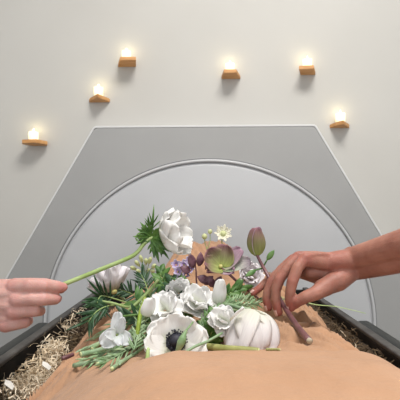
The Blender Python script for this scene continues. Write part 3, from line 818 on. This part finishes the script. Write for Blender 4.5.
# lilac sprig
c = P(184, 268, .88)
t = thing('lilac_sprig', 'cluster of small lilac florets among leaves left of the hellebore', 'flower', c)
stem_part(t, [c+Vector((0, .01, -.03)), c, c+Vector((0, .002, .014))], .0018, .001, M['mid_leaf'])
for i, (px, py) in enumerate(((178, 272), (184, 265), (189, 262), (181, 279), (190, 270), (176, 265), (186, 275))):
    p = P(px, py, .87+random.uniform(-.01, .01)); rot = aim(idir(p, random.uniform(-.5, .5), .4, .9)).to_4x4()
    bm = bmesh.new()
    for j in range(5): petal(bm, L=.0105, W=.009, a0=70, a1=40, phi=j*72+i*20, wave=.002, curl=.4, seed=340+i*5+j, nu=5, nv=4, base=.3)
    bmesh.ops.transform(bm, matrix=Matrix.Translation(p-c) @ rot, verts=bm.verts)
    obj('floret', bm, M['lilac'], t, solid=.0005)

# cream cluster under the held flower
c = P(146, 274, .93)
t = thing('cream_bud_cluster', 'spray of cream waxy buds standing under the held flower', 'flower', c)
stem_part(t, [c+Vector((0, .02, -.035)), c], .002, .0015, M['stem'])
for i, (px, py) in enumerate(((133, 268), (137, 263), (141, 258.5), (146, 261), (150, 260), (154, 266), (143, 268), (149, 270), (138, 271), (153, 271))):
    tip = P(px, py, .92+random.uniform(-.012, .008)); bm = bmesh.new(); d = tip-c
    tube(bm, [(0, 0, 0), d*.45, d*.9], .0008, .0008, 5)
    obj('stalk', bm, M['stem'], t)
    bm = bmesh.new(); tube(bm, [d*.72, d*.85, d, d*1.12, d*1.22], .001, .001, 8, radii=[.0012, .0036, .0044, .0036, .0008]); obj('bud', bm, M['cream'], t)

# little cream daisy-like flower with two buds
c = P(223, 234, .95)
t = thing('cream_aster', 'small cream star flower standing above the hellebore', 'flower', c, None, aim(idir(c, .1, .35, .93)))
for i in range(14):
    add_petal(t, M['cream'], L=.0195 if i % 2 else .017, W=.0075, a0=80, a1=62 if i % 2 else 40, phi=i*360/14, wave=.001, curl=.3, seed=360+i, base=.4, nu=6, nv=4, z0=.0015*(i % 2))
b = bmesh.new(); sphere(b, (0, 0, .003), .0062, 2, (1, 1, .8)); obj('flower_centre', b, M['cream'], t)
stem_part(t, [c, P(222, 243, .955), P(226, 252, .95), P(230, 272, .95)], .0013, .0013, M['stem'])
c = P(207, 250, .97)
t = thing('bud_stalk', 'thin green stalk with two round cream buds beside the star flower', 'bud', c)
stem_part(t, [P(210, 268, .97), c, P(205, 243, .97), P(204.5, 238, .97)], .001, .0008, M['stem'])
stem_part(t, [c, P(210, 241, .97), P(210, 234, .97)], .001, .0008, M['stem'], 'side_stalk')
for px, py, r in ((204.5, 236.5, .0062), (210, 231.5, .0052)):
    p = P(px, py, .968); b = bmesh.new(); sphere(b, p-c, r, 2, (1, 1, 1.1)); obj('bud', b, M['cream'], t)

# --- foliage
def sprig(name, lab, pts, L, w, n, m, spread=55, sm='stem', lift=.008, r=.0014, Y=None, bend=.2, group=None, tipf=0, flat=.5, L2=None):
    """pts are spots on the cloth, (px,py[,Y])"""
    ws = [P(q[0], q[1], q[2]) if len(q) > 2 else G(q[0], q[1], lift, Y) for q in pts]
    ws = [Vector((p.x, p.y, max(p.z, ground(p.x, p.y)+.003))) for p in ws]
    t = thing(name, lab, 'foliage', ws[0], group)
    stem_part(t, ws, r, r*.6, M[sm], seg=6)
    cs = catmull(local(t, ws), 10); b = bmesh.new()
    for i in range(n):
        f = tipf+(1-tipf)*(i+.5)/n; k = min(len(cs)-2, int(f*(len(cs)-1)))
        p = cs[k]; tan = (cs[k+1]-cs[k]).normalized()
        near = TOCAM(p+t.location); side = tan.cross(near).normalized()
        s = 1 if i % 2 else -1
        a = R(spread*(1-.55*f)+random.uniform(-14, 14))
        d = tan*math.cos(a)+side*s*math.sin(a)+near*random.uniform(-.1, flat)
        ll = L*random.uniform(.75, 1.15)
        blade(b, p, d, ll, w*random.uniform(.8, 1.15), near+Vector((random.uniform(-.4, .4), 0, random.uniform(-.2, .5))), random.uniform(-.1, bend), .3)
    wt = t.location
    for v in b.verts:
        g = ground(v.co.x+wt.x, v.co.y+wt.y)+.001
        if v.co.z+wt.z < g and abs(v.co.x+wt.x) < .27: v.co.z = g-wt.z
    obj('leaves', b, M[m], t, solid=.0005)
    return t
g1 = 'dark green needle sprigs'
sprig('needle_leaf_sprig', 'dark narrow-leaved sprig hanging over the left edge of the cloth', [(128, 303, .82), (112, 298, .80), (101, 296, .78), (97, 303, .76)], .040, .0044, 24, 'dark_leaf', 75, group=g1, tipf=.35)
sprig('needle_leaf_sprig', 'dark narrow-leaved sprig drooping towards the straw, below the back-facing flower', [(126, 304, .80), (108, 306, .76), (96, 312, .74), (88, 322, .72)], .038, .0042, 18, 'dark_leaf', 50, group=g1, tipf=.3)
sprig('needle_leaf_sprig', 'dark needle sprig right against the back-facing flower', [(142, 300, .84), (130, 293, .84), (118, 289, .84)], .030, .0040, 26, 'dark_leaf', 60, group=g1)
sprig('needle_leaf_sprig', 'dark needle sprig upright below the cream buds', [(150, 300, .84), (146, 285, .86), (141, 274, .88)], .028, .0040, 26, 'dark_leaf', 55, group=g1)
sprig('broad_leaf_sprig', 'deep green leafy sprig under the held flower', [(168, 298, .84), (163, 284, .87), (160, 270, .9)], .026, .010, 18, 'bract', 60)
sprig('broad_leaf_sprig', 'deep green leaves behind the small ruffled bloom', [(176, 302, .82), (170, 290, .84), (172, 276, .88)], .024, .009, 14, 'dark_leaf', 60)
sprig('broad_leaf_sprig', 'mid green leaves in the heart of the pile, left of the cupped bloom', [(160, 318, .72), (146, 308, .72), (136, 300, .75)], .028, .009, 18, 'mid_leaf', 60)
sprig('broad_leaf_sprig', 'dark leaves under the sheer flower at the left', [(150, 325, .68), (138, 318, .68), (126, 316, .69)], .026, .007, 14, 'dark_leaf', 50)
sprig('broad_leaf_sprig', 'lime and green leaves left of the face-down bloom', [(212, 346, .645), (218, 333, .645), (226, 320, .655)], .021, .009, 16, 'lime_leaf', 55)
sprig('broad_leaf_sprig', 'deep green leaves between the open and the face-down flowers', [(206, 344, .64), (212, 332, .63), (214, 318, .64)], .024, .010, 16, 'bract', 60)
sprig('broad_leaf_sprig', 'green leaves right of the single upright petal, under the hellebore', [(214, 300, .76), (228, 294, .77), (240, 288, .78)], .026, .009, 14, 'bract', 60)
sprig('broad_leaf_sprig', 'small dark leaves in the gap below the lilac florets', [(196, 300, .82), (186, 288, .84), (178, 278, .86)], .022, .007, 14, 'mid_leaf', 60)
g2 = 'pale feathery sprigs'
sprig('feathery_sprig', 'pale grey-green feathery sprig fanning under the fingertips', [(212, 312, .70), (228, 305, .72), (244, 301, .745), (262, 300, .79), (282, 301, .82)], .018, .0022, 60, 'pale_leaf', 38, 'blue_stem', group=g2, r=.001)
sprig('feathery_sprig', 'pale feathery sprig lying lower, just above the face-down bloom', [(208, 318, .66), (226, 311, .67), (240, 306, .69), (258, 304, .72)], .017, .0022, 60, 'pale_leaf', 40, 'blue_stem', group=g2, r=.001)
sprig('feathery_sprig', 'pale feathery sprig across the bases of the purple leaves', [(206, 308, .70), (220, 302, .74), (236, 297, .80), (254, 297, .84)], .017, .0022, 50, 'mid_leaf', 40, 'blue_stem', group=g2, r=.001)
sprig('feathery_sprig', 'pale grey-green feathery sprig under the single upright petal', [(206, 314, .67), (220, 309, .68), (236, 300, .71), (250, 296, .80)], .017, .0024, 60, 'pale_leaf', 45, 'blue_stem', group=g2, r=.001)
sprig('feathery_sprig', 'pale feathery sprig between the sheer flower and the open flower', [(134, 350, .58), (138, 334, .60), (141, 318, .63), (146, 304, .66)], .017, .0022, 44, 'pale_leaf', 35, 'blue_stem', group=g2, r=.0012)
sprig('feathery_sprig', 'pale feathery sprig below the ruffled bloom, right of the black eye', [(200, 326, .64), (208, 318, .65), (218, 310, .66)], .015, .0022, 40, 'pale_leaf', 45, 'blue_stem', group=g2, r=.001)

# stems lying on the cloth at the front
def lying(name, lab, pts, r0, r1, m, cut='cut', lift=None, group=None, leaves=0, radii=None, flat=1):
    ws = [P(*q) if len(q) > 2 else G(q[0], q[1], (lift or max(r0, r1))+.001) for q in pts]
    ws = [Vector((p.x, p.y, max(p.z, ground(p.x, p.y)+max(r0, r1)*.9))) for p in ws]
    t = thing(name, lab, 'stem', ws[0], group)
    bm = bmesh.new(); tube(bm, local(t, ws), r0, r1, 10, radii=radii, flat=flat); obj('stalk', bm, M[m], t)
    if cut:
        d = (ws[0]-ws[1]).normalized(); bm = bmesh.new()
        tube(bm, [d*-.0005, d*.0012], r0*.93, r0*.86, 10, per=2); obj('cut_end', bm, M[cut], t)
    if leaves:
        bm = bmesh.new(); q = local(t, ws)
        for i in range(leaves):
            k = random.randrange(0, len(q)-1); d = (q[k+1]-q[k])*random.choice((1, -1))
            blade(bm, q[k].lerp(q[k+1], random.random()), d.normalized()+Vector((random.uniform(-.4, .4), random.uniform(-.3, .3), .25)), .022, .005, (0, 0, 1), .2)
        obj('leaf', bm, M[m], t, solid=.0005)
    return t
gs = 'cut green stems at the left front'
lying('cut_stem', 'longest grey-green stem reaching furthest left at the front', [(74, 371), (96, 365), (118, 358), (138, 345), (152, 330, .60)], .0032, .0026, 'blue_stem', group=gs, leaves=5)
lying('cut_stem', 'thick pale green stem ending left above the longest stem', [(81, 361), (98, 355), (116, 347), (132, 334), (142, 318, .64)], .0040, .003, 'blue_stem', group=gs, leaves=6)
lying('cut_stem', 'grey-green stem crossing in front, its cut end under the sheer flower', [(98, 368), (110, 360), (128, 352), (140, 344), (150, 332, .59)], .0034, .0026, 'blue_stem', group=gs, leaves=4)
lying('cut_stem', 'pale stem lying close under the sheer flower', [(92, 352), (104, 344), (118, 341), (134, 332), (146, 316, .66)], .0034, .0026, 'pale_leaf', group=gs, leaves=4)
lying('cut_stem', 'thin bright green stalk running from the left needle leaves into the pile', [(97, 301, .775), (112, 303, .76), (128, 307, .74), (142, 302, .73), (152, 290, .74)], .0024, .002, 'stem')
lying('cut_stem', 'olive stem slanting up through the pile left of the cupped bloom', [(120, 318, .70), (136, 304, .70), (150, 290, .72), (158, 280, .76)], .0028, .0024, 'stem')
lying('cut_stem', 'bright green stalk standing left of the open flower', [(137, 336, .60), (139, 322, .61), (141, 310, .63), (145, 298, .68)], .0032, .0026, 'lime_leaf')
lying('cut_stem', 'horizontal green stalk left of the cupped bloom', [(118, 317, .66), (134, 315, .65), (152, 314, .645)], .0016, .0016, 'mid_leaf', cut=None)
lying('cut_stem', 'thick khaki cut stem lying in front of the face-down flower', [(258.5, 356.5, .545), (245, 354, .550), (228, 351, .56), (206, 347, .58)], .0050, .0048, 'khaki')
lying('cut_stem', 'short stem end with a green tip lying below the open flower at its left', [(147, 365, .53), (147.5, 357, .54), (148, 350, .55), (150, 340, .575)], .0028, .0022, 'stem')
lying('cut_stem', 'thin stem fanning out lowest, along the fold in front of the sheer flower', [(112, 372), (124, 364), (136, 356), (146, 346, .565)], .0026, .002, 'blue_stem', group=gs, leaves=3)
lying('cut_stem', 'thin pale stem between the two thickest stems at the left front', [(86, 367), (104, 360), (122, 350), (138, 338), (148, 326, .61)], .0026, .002, 'pale_leaf', group=gs, leaves=4)
lying('cut_stem', 'slender stem lying uppermost at the left, over the cloth folds', [(80, 354), (94, 350), (108, 344), (126, 330), (140, 312, .68)], .0024, .002, 'blue_stem', group=gs, leaves=3)
for lab, pts, n_ in (('grass-like sprig fanned over the stems at the left front', [(148, 330, .60), (128, 346), (108, 358), (90, 366)], 26), ('grass-like sprig lying across the stems below the sheer flower', [(152, 340, .57), (136, 352), (118, 362), (104, 370)], 22),
                     ('grass-like sprig between the needle leaves and the sheer flower', [(150, 312, .68), (132, 322), (114, 330), (98, 342)], 22), ('grass-like sprig running up beside the bright stalk', [(134, 350), (140, 330, .62), (146, 310, .68), (154, 294, .74)], 26)):
    sprig('grass_sprig', lab, pts, .026, .0028, n_, 'pale_leaf', 24, 'blue_stem', group='grass-like sprigs', r=.0012, flat=.25)
sprig('broad_leaf_sprig', 'dark and green leaves filling the gap right of the black-eyed flower', [(200, 340, .62), (208, 326, .65), (214, 312, .68)], .022, .006, 26, 'mid_leaf', 60)
sprig('broad_leaf_sprig', 'deep green leaves between the cupped bloom and the ruffled bloom', [(178, 326, .66), (184, 314, .70), (188, 300, .76)], .024, .007, 22, 'bract', 60)
sprig('broad_leaf_sprig', 'mid green narrow leaves spreading over the cloth beneath the upright petal', [(200, 330, .68), (216, 318, .70), (236, 310, .72)], .022, .0055, 26, 'mid_leaf', 60)
sprig('broad_leaf_sprig', 'dark leaves under the two small white blooms in the middle', [(166, 306, .72), (184, 304, .76), (204, 296, .80)], .026, .007, 24, 'dark_leaf', 60)
# the budded stalk crossing the open flower
t = lying('budded_stalk', 'thin green stalk with a bud crossing the front of the open flower', [(168, 362, .532), (180, 355, .535), (194, 347, .545), (208, 341, .56), (222, 333, .585)], .0021, .0016, 'blue_stem')
t2 = bmesh.new(); q = local(t, [P(175, 357, .531), P(178, 350, .530), P(181, 343, .529), P(183, 338, .53), P(186, 331, .536), P(193, 322, .56)])
tube(t2, q, .001, .001, 10, radii=[.0012, .003, .0052, .0046, .0014, .0011]); obj('bud', t2, M['pale_leaf'], t)
lying('grass_blade', 'thin grass blade sticking out to the right under the wrist', [(366, 313.5, .86), (352, 310, .87), (335, 306.5, .88), (315, 304.5, .90), (296, 305, .91), (276, 306, .90)], .0006, .0016, 'stem', cut=None, flat=.5)
lying('cut_stem', 'short purple stem end poking from a cloth fold at the left', [(62, 358.5, .625), (67, 357, .63), (73, 354.5, .64)], .0032, .003, 'purple_stem', cut=None)
lying('cut_stem', 'short brown twig end beside the face-down flower', [(279.5, 353, .555), (274, 353.5, .556), (266, 354, .558)], .0016, .0016, 'khaki')

# ------------------------------------------------------------------ light
def area(name, loc, rot, size, sy, e, c=(1, 1, 1)):
    l = bpy.data.lights.new(name, 'AREA'); l.shape = 'RECTANGLE'; l.size = size; l.size_y = sy; l.energy = e; l.color = c
    o = bpy.data.objects.new(name, l); col.objects.link(o); o.location = loc; o.rotation_euler = rot; return o
area('ceiling_lamp', (.35, .25, 2.95), (0, 0, 0), .9, .7, 43, (1, .975, .94))
area('front_fill', (0, -2.55, 1.7), (R(90), 0, 0), 4.5, 2.2, 34, (.95, .975, 1))  # unseen fill light added behind the camera, across the room's open front
w = bpy.data.worlds.new('world'); scn.world = w; w.use_nodes = True
w.node_tree.nodes['Background'].inputs[0].default_value = (.95, .97, 1, 1)
w.node_tree.nodes['Background'].inputs[1].default_value = .55
vs = scn.view_settings
vs.view_transform = 'Standard'; vs.look = 'None'; vs.gamma = 1; vs.exposure = 0.3; vs.use_curve_mapping = False
